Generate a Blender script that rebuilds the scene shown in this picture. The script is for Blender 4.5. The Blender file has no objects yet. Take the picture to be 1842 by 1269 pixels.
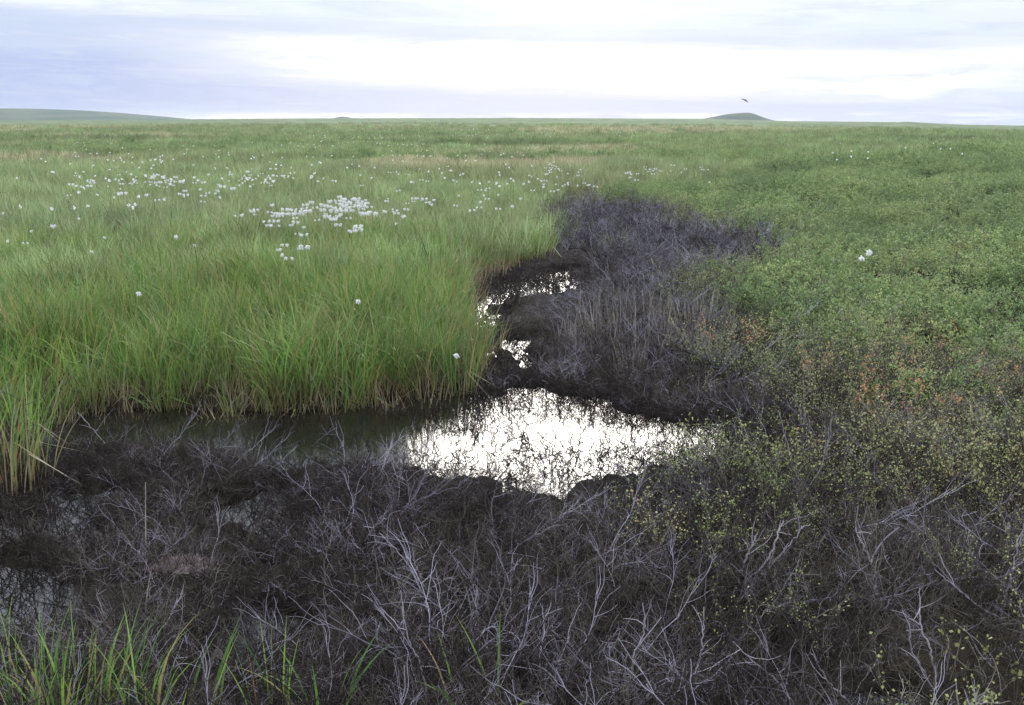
import bpy, math, random
import numpy as np
from mathutils import Vector
R = math.radians
rng = np.random.default_rng(7)
random.seed(7)
scene = bpy.context.scene
C = scene.collection

# ------------------------------------------------------------------ camera, sky, sun, exposure
CAM_H, FPX, CX, CY, HOR = 1.5, 1888.0, 921.0, 634.5, 228.0
PITCH = math.atan((CY - HOR) / FPX)
cam_d = bpy.data.cameras.new('camera'); cam = bpy.data.objects.new('camera', cam_d); C.objects.link(cam)
cam_d.sensor_width = 36; cam_d.lens = 36 * FPX / 1842
cam_d.clip_start = 0.05; cam_d.clip_end = 20000
cam.location = (0, 0, CAM_H); cam.rotation_euler = (R(90) - PITCH, 0, 0)
scene.camera = cam
scene.view_settings.view_transform = 'Standard'; scene.view_settings.look = 'None'
scene.view_settings.exposure = 0.3; scene.view_settings.gamma = 1

SUN_AZ, SUN_EL = R(3.0), R(16.5)
sun_dir = Vector((math.sin(SUN_AZ) * math.cos(SUN_EL), math.cos(SUN_AZ) * math.cos(SUN_EL), math.sin(SUN_EL)))
ld = bpy.data.lights.new('sun', 'SUN'); ld.energy = 1.3; ld.angle = R(17); ld.color = (1.0, .95, .87)
lo = bpy.data.objects.new('sun', ld); C.objects.link(lo)
lo.rotation_euler = sun_dir.to_track_quat('Z', 'Y').to_euler()

def N(t, typ, **kw):
    n = t.nodes.new(typ)
    for k, v in kw.items(): setattr(n, k, v)
    return n
def ramp(t, fac, stops, interp='LINEAR'):
    n = t.nodes.new('ShaderNodeValToRGB'); cr = n.color_ramp; cr.interpolation = interp
    while len(cr.elements) > 1: cr.elements.remove(cr.elements[-1])
    cr.elements[0].position = stops[0][0]; cr.elements[0].color = (*stops[0][1], 1)
    for p, c in stops[1:]:
        e = cr.elements.new(p); e.color = (*c, 1)
    t.links.new(fac, n.inputs[0]); return n.outputs[0]
def math_(t, op, a, b=None, c=None, clamp=False):
    n = N(t, 'ShaderNodeMath', operation=op, use_clamp=clamp)
    for i, v in enumerate((a, b, c)):
        if v is None: continue
        if isinstance(v, (int, float)): n.inputs[i].default_value = v
        else: t.links.new(v, n.inputs[i])
    return n.outputs[0]
def mix(t, f, a, b, blend='MIX'):
    n = N(t, 'ShaderNodeMix', data_type='RGBA', blend_type=blend)
    for i, v in ((0, f), (6, a), (7, b)):
        if isinstance(v, (int, float)): n.inputs[i].default_value = v
        elif isinstance(v, tuple): n.inputs[i].default_value = (*v, 1)
        else: t.links.new(v, n.inputs[i])
    return n.outputs[2]
def noise(t, vec, scale, detail=3, rough=.55, dist=0):
    n = N(t, 'ShaderNodeTexNoise'); n.inputs['Scale'].default_value = scale
    n.inputs['Detail'].default_value = detail; n.inputs['Roughness'].default_value = rough
    n.inputs['Distortion'].default_value = dist
    if vec is not None: t.links.new(vec, n.inputs['Vector'])
    return n.outputs[0]

world = bpy.data.worlds.new('World'); scene.world = world; world.use_nodes = True
t = world.node_tree; t.nodes.clear()
out = N(t, 'ShaderNodeOutputWorld')
sky = N(t, 'ShaderNodeTexSky', sky_type='NISHITA'); sky.sun_disc = False
sky.sun_elevation = SUN_EL; sky.sun_rotation = SUN_AZ; sky.altitude = 50; sky.dust_density = 1.5
bg1 = N(t, 'ShaderNodeBackground'); bg1.inputs[1].default_value = 0.08
t.links.new(sky.outputs[0], bg1.inputs[0])
tc = N(t, 'ShaderNodeTexCoord')
sx = N(t, 'ShaderNodeSeparateXYZ'); t.links.new(tc.outputs['Generated'], sx.inputs[0])
X, Y, Z = sx.outputs
az = math_(t, 'ARCTAN2', X, Y)                       # 0 straight ahead, + to the right
el = math_(t, 'ARCSINE', Z)
# streaky stratus: stretched noise in azimuth / elevation
cv = N(t, 'ShaderNodeCombineXYZ')
t.links.new(math_(t, 'MULTIPLY', az, 2.2), cv.inputs[0]); t.links.new(math_(t, 'MULTIPLY', el, 26), cv.inputs[1])
n1 = noise(t, cv.outputs[0], 1.0, 5, .6, .3)
cv2 = N(t, 'ShaderNodeCombineXYZ')
t.links.new(math_(t, 'MULTIPLY', az, 6.0), cv2.inputs[0]); t.links.new(math_(t, 'MULTIPLY', el, 110), cv2.inputs[1])
cv2.inputs[2].default_value = 4.0
n2 = noise(t, cv2.outputs[0], 1.0, 5, .6, .4)
# banks slope gently: elevation coordinate in degrees, tilted down to the right
eld = math_(t, 'MULTIPLY', el, 57.2958)
e_t = math_(t, 'ADD', eld, math_(t, 'MULTIPLY', az, 1.9))
e_t = math_(t, 'ADD', e_t, math_(t, 'MULTIPLY', math_(t, 'SUBTRACT', n1, .5), 1.3))
e_t = math_(t, 'ADD', e_t, math_(t, 'MULTIPLY', math_(t, 'SUBTRACT', n2, .5), .7))
LAV, LAV2, WHT, PAL = (.50, .60, .91), (.70, .80, .97), (1.10, 1.12, 1.12), (.80, .92, 1.0)
low = math_(t, 'DIVIDE', e_t, 10.0)
centre = ramp(t, low, [(0, WHT), (.02, WHT), (.05, (.66, .74, .96)), (.15, (.64, .73, .96)), (.20, (.86, .92, 1.02)), (.23, WHT), (.40, WHT), (.45, LAV2), (.55, PAL), (.72, (.9, .98, 1.03)), (1, WHT)])
left = ramp(t, low, [(0, (.62, .70, .95)), (.04, (.52, .62, .92)), (.24, (.48, .58, .91)), (.31, (.60, .70, .95)), (.46, (.62, .72, .96)), (.51, (.98, 1.05, 1.06)), (.56, (.86, .95, 1.02)), (.62, (.60, .69, .94)), (1, (.66, .75, .95))])
right = ramp(t, low, [(0, (.56, .66, .94)), (.13, (.58, .68, .95)), (.22, (.70, .80, .97)), (.30, (.86, .95, .99)), (.45, WHT), (.52, (.78, .88, 1.0)), (.60, (.84, .93, 1.0)), (.7, WHT), (1, WHT)])
wl = N(t, 'ShaderNodeMapRange', interpolation_type='SMOOTHSTEP')
t.links.new(math_(t, 'ADD', az, math_(t, 'MULTIPLY', math_(t, 'SUBTRACT', n1, .5), .25)), wl.inputs[0]); wl.inputs[1].default_value = -.12; wl.inputs[2].default_value = -.40
wr = N(t, 'ShaderNodeMapRange', interpolation_type='SMOOTHSTEP')
t.links.new(math_(t, 'ADD', az, math_(t, 'MULTIPLY', math_(t, 'SUBTRACT', n1, .5), .25)), wr.inputs[0]); wr.inputs[1].default_value = .30; wr.inputs[2].default_value = .50
cl = mix(t, wl.outputs[0], centre, left); cl = mix(t, wr.outputs[0], cl, right)
cv3 = N(t, 'ShaderNodeCombineXYZ'); t.links.new(math_(t, 'MULTIPLY', az, 9.0), cv3.inputs[0]); t.links.new(math_(t, 'MULTIPLY', e_t, 1.5), cv3.inputs[1]); cv3.inputs[2].default_value = 9
n3 = noise(t, cv3.outputs[0], 1.0, 6, .65, .6)
cl = mix(t, math_(t, 'MULTIPLY', math_(t, 'MULTIPLY', math_(t, 'SUBTRACT', n3, .47), 4.5, clamp=True), .8), cl, (.66, .77, .97))
cl = mix(t, math_(t, 'MULTIPLY', math_(t, 'MULTIPLY', math_(t, 'SUBTRACT', .46, n3), 5, clamp=True), .35), cl, (1.0, 1.03, 1.04))
# bright torn strips low over the horizon
strip = ramp(t, math_(t, 'DIVIDE', eld, 2.0), [(0, (1, 1, 1)), (.27, (1, 1, 1)), (.40, (0, 0, 0))])
sn = math_(t, 'MULTIPLY', math_(t, 'SUBTRACT', noise(t, cv.outputs[0], 3.0, 3), .47), 9, clamp=True)
cl = mix(t, math_(t, 'MULTIPLY', math_(t, 'MULTIPLY', strip, sn), .8), cl, (1.12, 1.1, 1.1))
# the overcast grows brighter overhead
up = N(t, 'ShaderNodeMapRange', interpolation_type='SMOOTHSTEP'); t.links.new(eld, up.inputs[0])
up.inputs[1].default_value = 7; up.inputs[2].default_value = 26
ov = mix(t, math_(t, 'MULTIPLY', math_(t, 'SUBTRACT', n1, .3), 2.2, clamp=True), (1.45, 1.6, 2.0), (2.5, 2.62, 2.9))
cl = mix(t, up.outputs[0], cl, ov)
# glow where the veiled sun stands
dt = N(t, 'ShaderNodeVectorMath', operation='DOT_PRODUCT'); t.links.new(tc.outputs['Generated'], dt.inputs[0]); dt.inputs[1].default_value = sun_dir
ang = math_(t, 'ARCCOSINE', math_(t, 'MINIMUM', dt.outputs['Value'], .99999))
gl = math_(t, 'EXPONENT', math_(t, 'MULTIPLY', math_(t, 'POWER', math_(t, 'DIVIDE', ang, R(5.2)), 2), -1))
cl = mix(t, 1.0, cl, mix(t, gl, (0, 0, 0), (7.0, 6.4, 5.5)), 'ADD')
bg2 = N(t, 'ShaderNodeBackground'); t.links.new(cl, bg2.inputs[0]); bg2.inputs[1].default_value = .80
ms = N(t, 'ShaderNodeMixShader'); ms.inputs[0].default_value = .96
t.links.new(bg1.outputs[0], ms.inputs[1]); t.links.new(bg2.outputs[0], ms.inputs[2]); t.links.new(ms.outputs[0], out.inputs[0])

# ------------------------------------------------------------------ measuring helpers (photo pixel -> world)
cP, sP = math.cos(PITCH), math.sin(PITCH)
def ray(px, py):
    u, v = (px - CX) / FPX, (CY - py) / FPX
    return np.array([u, cP + v * sP, -sP + v * cP])
def G(px, py, z=0.05):
    d = ray(px, py); k = (z - CAM_H) / d[2]; return (d[0] * k, d[1] * k)
def at_depth(px, py, y):
    d = ray(px, py); k = y / d[1]; return Vector((d[0] * k, y, CAM_H + d[2] * k))
def poly(pts, z=0.05): return np.array([G(x, max(y, HOR + 4), z) for x, y in pts])

def hash2(ix, iy, s):
    h = (ix.astype(np.int64) * 374761393 + iy.astype(np.int64) * 668265263 + s * 974634777) & 0x7fffffff
    h = ((h ^ (h >> 13)) * 1274126177) & 0x7fffffff
    return ((h ^ (h >> 16)) & 0xffff) / 65535.0
def vnoise(x, y, s=0):
    ix, iy = np.floor(x), np.floor(y); fx, fy = x - ix, y - iy
    fx = fx * fx * (3 - 2 * fx); fy = fy * fy * (3 - 2 * fy)
    a, b, c, d = hash2(ix, iy, s), hash2(ix + 1, iy, s), hash2(ix, iy + 1, s), hash2(ix + 1, iy + 1, s)
    return (a * (1 - fx) + b * fx) * (1 - fy) + (c * (1 - fx) + d * fx) * fy
def fbm(x, y, s=0, o=3):
    v, a = 0, .5
    for i in range(o): v = v + a * (vnoise(x * 2 ** i, y * 2 ** i, s + i) - .5); a *= .5
    return v * 2
def sdf(P, x, y):
    """signed distance, negative inside"""
    x = np.asarray(x, float); y = np.asarray(y, float); d = np.full(x.shape, 1e18); ins = np.zeros(x.shape, bool)
    n = len(P)
    for i in range(n):
        ax, ay = P[i]; bx, by = P[(i + 1) % n]; ex, ey = bx - ax, by - ay
        k = np.clip(((x - ax) * ex + (y - ay) * ey) / (ex * ex + ey * ey + 1e-12), 0, 1)
        d = np.minimum(d, (x - ax - ex * k) ** 2 + (y - ay - ey * k) ** 2)
        c = ((ay > y) != (by > y)); xi = ax + (y - ay) * ex / (ey if abs(ey) > 1e-12 else 1e-12)
        ins ^= c & (x < xi)
    d = np.sqrt(d); return np.where(ins, -d, d)
def sst(a, b, v):
    k = np.clip((v - a) / (b - a), 0, 1); return k * k * (3 - 2 * k)

SEDGE = poly([(-1500, 800), (-300, 790), (0, 772), (70, 752), (180, 738), (300, 726), (420, 732), (520, 737), (600, 724), (700, 717), (780, 705), (835, 690), (852, 650), (858, 600), (838, 560), (842, 515), (885, 485), (985, 462), (1002, 420), (985, 385), (1010, 352), (1150, 338), (1330, 318), (1500, 296), (1900, 272), (2600, 262), (2600, 240), (-2500, 240), (-3000, 500)])
GREEN = poly([(1235, 470), (1255, 395), (1150, 372), (1160, 345), (1330, 321), (1500, 299), (1900, 275), (2600, 265), (3600, 500), (3200, 700), (1842, 655), (1650, 640), (1520, 655), (1440, 600), (1330, 550), (1290, 525), (1400, 500)])
DEAD = poly([(850, 690), (862, 600), (838, 520), (890, 480), (990, 460), (1000, 420), (985, 388), (1060, 372), (1200, 380), (1260, 420), (1400, 462), (1390, 495), (1250, 510), (1270, 545), (1330, 600), (1400, 680), (1450, 750), (1430, 830), (1360, 880), (1380, 960), (1450, 1060), (1560, 1180), (1750, 1400), (2200, 2200), (-2000, 2200), (-1500, 800), (0, 775), (500, 740)])
POOLS = [poly(p, 0) for p in (
    [(30, 768), (180, 745), (300, 733), (520, 742), (700, 722), (800, 706), (850, 700), (900, 706), (955, 696), (1000, 715), (1090, 725), (1140, 745), (1230, 762), (1330, 762), (1312, 790), (1230, 826), (1130, 842), (1080, 872), (1030, 890), (950, 882), (880, 862), (780, 846), (640, 842), (520, 835), (420, 832), (300, 808), (150, 806), (30, 800)],
    [(835, 552), (845, 522), (890, 505), (960, 490), (1035, 482), (1048, 505), (1010, 540), (960, 532), (905, 545), (885, 580), (880, 612), (858, 612), (845, 585)],
    [(910, 615), (945, 612), (958, 640), (945, 660), (915, 650)],
    [(60, 890), (130, 868), (200, 900), (210, 950), (140, 985), (70, 960)],
    [(-120, 990), (20, 1005), (85, 1040), (105, 1095), (55, 1160), (-120, 1190)],
    [(425, 905), (480, 890), (500, 925), (495, 968), (460, 978), (430, 945)],
    [(430, 1115), (530, 1100), (555, 1135), (500, 1172), (440, 1160)],
    [(1560, 1248), (1640, 1240), (1650, 1275), (1570, 1280)],
    [(-60, 905), (10, 920), (15, 985), (-60, 1000)])]
LOWP = poly([(800, 470), (1060, 462), (1085, 540), (1000, 600), (965, 690), (860, 700), (800, 600)], 0)
SK = np.array([(-1500, 216), (0, 219), (370, 216), (600, 214), (921, 213), (1250, 215), (1400, 219), (1600, 221), (1700, 225), (1842, 227), (2600, 226)], float)
def pool_d(x, y):
    d = np.full(np.shape(x), 1e9)
    for i, p in enumerate(POOLS): d = np.minimum(d, sdf(p, x, y) + (.01 if i > 2 else .05 if i == 1 else .0 if i == 2 else 0))
    return d + fbm(x * 6, y * 6, 40, 4) * .24
def H(x, y):
    x = np.asarray(x, float); y = np.asarray(y, float)
    r = np.hypot(x, y)
    h = .055 + fbm(x * 2.2, y * 2.2, 1, 3) * .07 + fbm(x * .25, y * .25, 9, 3) * np.clip(r / 60, 0, 1) * .35
    near = r < 400
    xs, ys = x[near], y[near]
    hh = h[near]
    hh = hh + .05 * sst(0, -.3, sdf(SEDGE, xs, ys)) + .34 * sst(.8, -4, sdf(GREEN, xs, ys))
    pd = pool_d(xs, ys)
    hh = (hh - .03) * (.25 + .75 * sst(.0, .9, pd)) + .03 * np.where(ys < 30, 1, 1)
    hh = np.where(pd < .12, hh * sst(-.02, .14, pd) - .10 * sst(.10, -.20, pd) + .012 * sst(-.02, .1, pd), hh)
    h = h.copy(); h[near] = hh
    # the tundra swells gently into the skyline
    px = CX + FPX * np.tan(np.clip(np.arctan2(x, np.maximum(y, 1e-3)), -1.0, 1.0)) * cP
    sk = np.interp(px, SK[:, 0], SK[:, 1])
    top = CAM_H + (HOR - sk) / FPX * 1100
    k = np.clip((r - 60) / 1040, 0, 1)
    h = h + (top - .1) * (k ** 1.15) * (r >= 60) + fbm(x / 70, y / 70, 21, 3) * 1.3 * sst(90, 420, r) * (1 - sst(800, 1050, r))
    h = np.where(r > 1100, h - (r - 1100) * .004, h)
    return h

# ------------------------------------------------------------------ mesh helpers
def tag(o, label=None, cat=None, group=None, kind=None):
    if label: o['label'] = label
    if cat: o['category'] = cat
    if group: o['group'] = group
    if kind: o['kind'] = kind
    return o
def mesh_np(name, V, F, col=None, mats=(), fmat=None, smooth=False):
    """V (n,3); F (m,4) int (third==fourth -> handled as list of tris) """
    me = bpy.data.meshes.new(name)
    V = np.asarray(V, np.float32); F = np.asarray(F, np.int32); k = F.shape[1]
    me.vertices.add(len(V)); me.vertices.foreach_set('co', V.ravel())
    me.loops.add(F.size); me.loops.foreach_set('vertex_index', F.ravel())
    me.polygons.add(len(F)); me.polygons.foreach_set('loop_start', np.arange(0, F.size, k, dtype=np.int32))
    me.polygons.foreach_set('loop_total', np.full(len(F), k, np.int32))
    if fmat is not None: me.polygons.foreach_set('material_index', np.asarray(fmat, np.int32))
    if smooth: me.polygons.foreach_set('use_smooth', np.ones(len(F), bool))
    if col is not None:
        a = me.color_attributes.new('c', 'FLOAT_COLOR', 'POINT')
        cc = np.ones((len(V), 4), np.float32); cc[:, :3] = col; a.data.foreach_set('color', cc.ravel())
    for m in mats: me.materials.append(m)
    me.update(); me.validate()
    return me
def link(name, me, parent=None):
    o = bpy.data.objects.new(name, me); C.objects.link(o); o.parent = parent; return o

class Acc:
    def __init__(s): s.V = []; s.F = []; s.C = []; s.M = []; s.n = 0
    def add(s, V, F, c, m=0):
        V = np.asarray(V, float); F = np.asarray(F, int)
        s.V.append(V); s.F.append(F + s.n); s.n += len(V)
        c = np.asarray(c, float); s.C.append(np.broadcast_to(c, (len(V), 3))); s.M.append(np.full(len(F), m))
    def mesh(s, name, mats, smooth=False):
        return mesh_np(name, np.vstack(s.V), np.vstack(s.F), np.vstack(s.C), mats, np.concatenate(s.M), smooth)

def tube(acc, pts, radii, rnd=0.5, sides=3, m=0, lvl=0.0):
    pts = np.asarray(pts, float); n = len(pts); radii = np.broadcast_to(np.asarray(radii, float), (n,))
    T = np.gradient(pts, axis=0); T /= np.linalg.norm(T, axis=1)[:, None] + 1e-9
    ref = np.array([.31, .17, .94]) if abs(T[0][2]) < .9 else np.array([1., .1, 0])
    U = np.cross(T, ref); U /= np.linalg.norm(U, axis=1)[:, None] + 1e-9; W = np.cross(T, U)
    a = np.arange(sides) * 2 * math.pi / sides
    V = pts[:, None, :] + radii[:, None, None] * (np.cos(a)[None, :, None] * U[:, None, :] + np.sin(a)[None, :, None] * W[:, None, :])
    V = V.reshape(-1, 3)
    i = np.arange(n - 1)[:, None] * sides; j = np.arange(sides)[None, :]; j2 = (j + 1) % sides
    F = np.stack([i + j, i + j2, i + sides + j2, i + sides + j], -1).reshape(-1, 4)
    cc = np.zeros((len(V), 3)); cc[:, 0] = rnd; cc[:, 1] = np.repeat(np.linspace(0, 1, n), sides); cc[:, 2] = lvl
    acc.add(V, F, cc, m)

def blade(acc, base, az_, length, width, lean, curl, rnd, segs=4, m=0, fold=0.0, kind=0.0):
    """a ribbon leaf that rises and arches over towards az_"""
    s = np.linspace(0, 1, segs + 1); ang = lean + curl * s ** 1.6
    ds = length / segs
    hx = np.concatenate([[0], np.cumsum(np.sin(ang[:-1]) * ds)]); hz = np.concatenate([[0], np.cumsum(np.cos(ang[:-1]) * ds)])
    if fold > 0:                                   # broken leaf: bend down past the fold
        k = int(segs * .55); 
        for q in range(k + 1, segs + 1): hx[q] = hx[q - 1] + ds * math.sin(fold); hz[q] = hz[q - 1] + ds * math.cos(fold)
    d = np.array([math.cos(az_), math.sin(az_), 0]); w = np.array([-d[1], d[0], 0])
    tw = rnd * 2.5 - 1.2; w = w * math.cos(tw) + d * math.sin(tw)
    P = np.asarray(base)[None, :] + hx[:, None] * d[None, :]; P[:, 2] += hz
    wd = width * np.clip(np.minimum(1, .55 + s * 2) * (1 - s ** 2.2) + .06, 0, 1) / 2
    V = np.empty((2 * (segs + 1), 3)); V[0::2] = P - w * wd[:, None]; V[1::2] = P + w * wd[:, None]
    i = np.arange(segs) * 2; F = np.stack([i, i + 1, i + 3, i + 2], -1)
    cc = np.zeros((len(V), 3)); cc[:, 0] = rnd; cc[:, 1] = np.repeat(s, 2); cc[:, 2] = kind
    acc.add(V, F, cc, m)

def wander(p, d, L, n, wob, grav=0.0):
    pts = [np.array(p, float)]; d = np.array(d, float); d /= np.linalg.norm(d)
    for i in range(n):
        d = d + rng.normal(0, wob, 3); d[2] += grav; d /= np.linalg.norm(d); pts.append(pts[-1] + d * L / n)
    return np.array(pts)
def leaf(acc, p, size, rnd, m=1):
    d = rng.normal(0, 1, 3); d[2] = abs(d[2]) * .8 + .3; d /= np.linalg.norm(d)
    w = np.cross(d, rng.normal(0, 1, 3)); w /= np.linalg.norm(w) + 1e-9
    p = np.asarray(p); V = np.array([p, p + d * size * .5 + w * size * .38, p + d * size, p + d * size * .5 - w * size * .38])
    V[2] += np.cross(d, w) * size * .15
    acc.add(V, [[0, 1, 2, 3]], np.array([rnd, rng.random(), 0]), m)
def shrub_into(acc, nst=9, rad=.07, L=(.14, .3), r0=.0020, lean=(.15, .9), wob=.22, side=.5, leaves=0, lsize=.012, grav=0, sides=3, lower=.25, tone=None):
    for _ in range(nst):
        a = rng.random() * 6.283; q = rad * math.sqrt(rng.random()); le = rng.uniform(*lean); ln = rng.uniform(*L)
        b = (q * math.cos(a), q * math.sin(a), -.02); a2 = a + rng.normal(0, .8)
        d = (math.sin(le) * math.cos(a2), math.sin(le) * math.sin(a2), math.cos(le)); n = max(4, int(ln / .03))
        rnd = rng.random() if tone is None else np.clip(rng.normal(tone, .15), 0, 1)
        P = wander(b, d, ln, n, wob, grav); rr = r0 * rng.uniform(.7, 1.25)
        tube(acc, P, np.linspace(rr, rr * .4, n + 1), rnd, sides)
        tips = [P]
        for k in range(1, n):
            if rng.random() < side:
                d2 = (P[k + 1] - P[k]) / np.linalg.norm(P[k + 1] - P[k]) + rng.normal(0, .6, 3); l2 = ln * rng.uniform(.2, .5)
                m2 = max(3, int(l2 / .025)); Q = wander(P[k], d2, l2, m2, wob * 1.1, grav)
                tube(acc, Q, np.linspace(rr * .6, rr * .3, m2 + 1), rnd, 3); tips.append(Q)
                if rng.random() < .45:
                    kk = rng.integers(1, m2); Q2 = wander(Q[kk], rng.normal(0, 1, 3) + (0, 0, .5), l2 * .5, 3, wob * 1.2)
                    tube(acc, Q2, np.linspace(rr * .45, rr * .22, 4), rnd, 3); tips.append(Q2)
        if leaves:
            for Q in tips:
                lr = rng.random()
                for k in range(len(Q)):
                    if k < len(Q) * lower: continue
                    for _l in range(leaves):
                        if rng.random() < .8: leaf(acc, Q[k] + rng.normal(0, .006, 3), lsize * rng.uniform(.6, 1.3), np.clip(lr * .6 + rng.random() * .4, 0, 1))

# ------------------------------------------------------------------ materials
def mat(name):
    m = bpy.data.materials.new(name); m.use_nodes = True; t = m.node_tree; t.nodes.clear()
    o = N(t, 'ShaderNodeOutputMaterial'); b = N(t, 'ShaderNodeBsdfPrincipled'); t.links.new(b.outputs[0], o.inputs[0])
    return m, t, b, o
def vcol(t):
    a = N(t, 'ShaderNodeAttribute', attribute_name='c'); s = N(t, 'ShaderNodeSeparateColor'); t.links.new(a.outputs['Color'], s.inputs[0]); return s.outputs
def wpos(t): return N(t, 'ShaderNodeNewGeometry').outputs['Position']
def orand(t): return N(t, 'ShaderNodeObjectInfo').outputs['Random']
def translucent(t, b, o, col, f):
    tr = N(t, 'ShaderNodeBsdfTranslucent'); t.links.new(col, tr.inputs[0]); m = N(t, 'ShaderNodeMixShader'); m.inputs[0].default_value = f
    t.links.new(b.outputs[0], m.inputs[1]); t.links.new(tr.outputs[0], m.inputs[2]); t.links.new(m.outputs[0], o.inputs[0])

# large-scale meadow colour: olive, grey-green and straw patches lying in broad drifts
def meadow_tint(t, col, amt=1.0):
    mp = N(t, 'ShaderNodeMapping'); mp.inputs['Scale'].default_value = (.55, 1.0, 1); t.links.new(wpos(t), mp.inputs[0])
    a = noise(t, mp.outputs[0], .22, 4, .6, .4); b = noise(t, mp.outputs[0], .045, 4, .6, .5); c_ = noise(t, mp.outputs[0], 1.1, 2)
    col = mix(t, math_(t, 'MULTIPLY', math_(t, 'MULTIPLY', math_(t, 'SUBTRACT', a, .50), 4, clamp=True), .55 * amt), col, (.105, .16, .085))
    col = mix(t, math_(t, 'MULTIPLY', math_(t, 'MULTIPLY', math_(t, 'SUBTRACT', b, .52), 8, clamp=True), .8 * amt), col, (.27, .24, .14))
    b2 = noise(t, mp.outputs[0], .075, 3, .6, .5)
    col = mix(t, math_(t, 'MULTIPLY', math_(t, 'MULTIPLY', math_(t, 'SUBTRACT', .45, b2), 9, clamp=True), .6 * amt), col, (.05, .095, .045))
    col = mix(t, math_(t, 'MULTIPLY', math_(t, 'MULTIPLY', math_(t, 'SUBTRACT', c_, .58), 6, clamp=True), .35 * amt), col, (.20, .19, .05))
    return col
def sedge_mat(name, g0, g1, g2, straw=.0, base=(.25, .19, .10), far=1.0):
    m, t, b, o = mat(name); r, g, k = vcol(t)
    col = mix(t, r, g0, g1); col = mix(t, math_(t, 'MULTIPLY', orand(t), .6), col, g2)
    col = meadow_tint(t, col, far)
    pv = math_(t, 'MULTIPLY', math_(t, 'SUBTRACT', noise(t, wpos(t), 1.3, 4, .6, .5)  , .5), 2.0); hs = N(t, 'ShaderNodeHueSaturation'); t.links.new(col, hs.inputs['Color']); t.links.new(math_(t, 'ADD', math_(t, 'ADD', .62, math_(t, 'MULTIPLY', N(t, 'ShaderNodeObjectInfo').outputs['Random'], .75)), pv), hs.inputs['Value']); col = hs.outputs[0]
    col = mix(t, math_(t, 'MULTIPLY', math_(t, 'GREATER_THAN', r, 1 - straw), .8), col, (.34, .26, .12)) if straw else col
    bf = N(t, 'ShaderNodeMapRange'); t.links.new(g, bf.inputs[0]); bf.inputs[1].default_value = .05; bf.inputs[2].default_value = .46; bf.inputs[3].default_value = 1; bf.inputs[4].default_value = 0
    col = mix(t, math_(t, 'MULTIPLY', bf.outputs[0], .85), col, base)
    tp = math_(t, 'MULTIPLY', math_(t, 'SUBTRACT', g, .86), 5, clamp=True)
    col = mix(t, math_(t, 'MULTIPLY', tp, math_(t, 'MULTIPLY', r, .8)), col, (.30, .20, .07))
    t.links.new(col, b.inputs['Base Color']); b.inputs['Roughness'].default_value = .5; b.inputs['Specular IOR Level'].default_value = .4
    translucent(t, b, o, col, .35); return m
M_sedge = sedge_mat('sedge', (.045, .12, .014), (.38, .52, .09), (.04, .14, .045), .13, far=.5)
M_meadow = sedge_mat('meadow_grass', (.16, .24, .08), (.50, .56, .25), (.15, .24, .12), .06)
def dead_mat():
    m, t, b, o = mat('dead_sedge'); r, g, k = vcol(t)
    col = ramp(t, r, [(0, (.09, .07, .04)), (.3, (.20, .17, .09)), (.6, (.34, .30, .18)), (.86, (.30, .25, .13)), (.93, (.30, .13, .07)), (1, (.36, .14, .09))])
    t.links.new(col, b.inputs['Base Color']); b.inputs['Roughness'].default_value = .7
    translucent(t, b, o, col, .25); return m
M_dead = dead_mat()
def twig_mat(name, stops, bump=.3):
    m, t, b, o = mat(name); r, g, k = vcol(t)
    f = math_(t, 'ADD', math_(t, 'MULTIPLY', r, .92), math_(t, 'MULTIPLY', math_(t, 'SUBTRACT', noise(t, wpos(t), 2.2, 3), .48), .9), clamp=True)
    col = ramp(t, f, stops)
    n = noise(t, wpos(t), 240, 3); col = mix(t, math_(t, 'MULTIPLY', n, .5), col, (.04, .03, .03))
    t.links.new(col, b.inputs['Base Color']); b.inputs['Roughness'].default_value = .8; b.inputs['Specular IOR Level'].default_value = .1
    return m
M_twig = twig_mat('dead_twig', [(0, (.008, .006, .005)), (.42, (.026, .022, .018)), (.62, (.10, .09, .073)), (.72, (.15, .138, .15)), (.84, (.28, .262, .31)), (1, (.46, .44, .50))])
M_twig_brown = twig_mat('brown_twig', [(0, (.03, .022, .016)), (.4, (.10, .085, .065)), (.7, (.24, .215, .18)), (1, (.44, .41, .38))])
m, t, b, o = mat('straw'); M_straw = m
t.links.new(ramp(t, noise(t, wpos(t), 30, 3), [(.3, (.20, .18, .14)), (.7, (.38, .35, .28))]), b.inputs['Base Color']); b.inputs['Roughness'].default_value = .8
M_pale = twig_mat('pale_bark', [(0, (.24, .215, .235)), (.5, (.36, .33, .36)), (1, (.50, .47, .48))])
def leaf_mat(name, stops, tr=.3, tint=0):
    m, t, b, o = mat(name); r, g, k = vcol(t)
    f = math_(t, 'ADD', math_(t, 'MULTIPLY', r, .55), math_(t, 'MULTIPLY', orand(t), .25))
    f = math_(t, 'ADD', f, math_(t, 'MULTIPLY', math_(t, 'SUBTRACT', noise(t, wpos(t), .8, 3), .4), .9), clamp=True)
    col = ramp(t, f, stops)
    if tint: col = meadow_tint(t, col, tint)
    t.links.new(col, b.inputs['Base Color']); b.inputs['Roughness'].default_value = .5; b.inputs['Specular IOR Level'].default_value = .4
    translucent(t, b, o, col, tr); return m
M_leaf_green = leaf_mat('shrub_leaf', [(0, (.07, .125, .05)), (.35, (.15, .235, .085)), (.65, (.29, .385, .14)), (1, (.50, .50, .21))], tr=.35, tint=.4)
M_leaf_olive = leaf_mat('olive_leaf', [(0, (.11, .17, .06)), (.45, (.24, .30, .10)), (.74, (.44, .44, .18)), (.86, (.46, .27, .13)), (1, (.40, .16, .10))])
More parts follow.
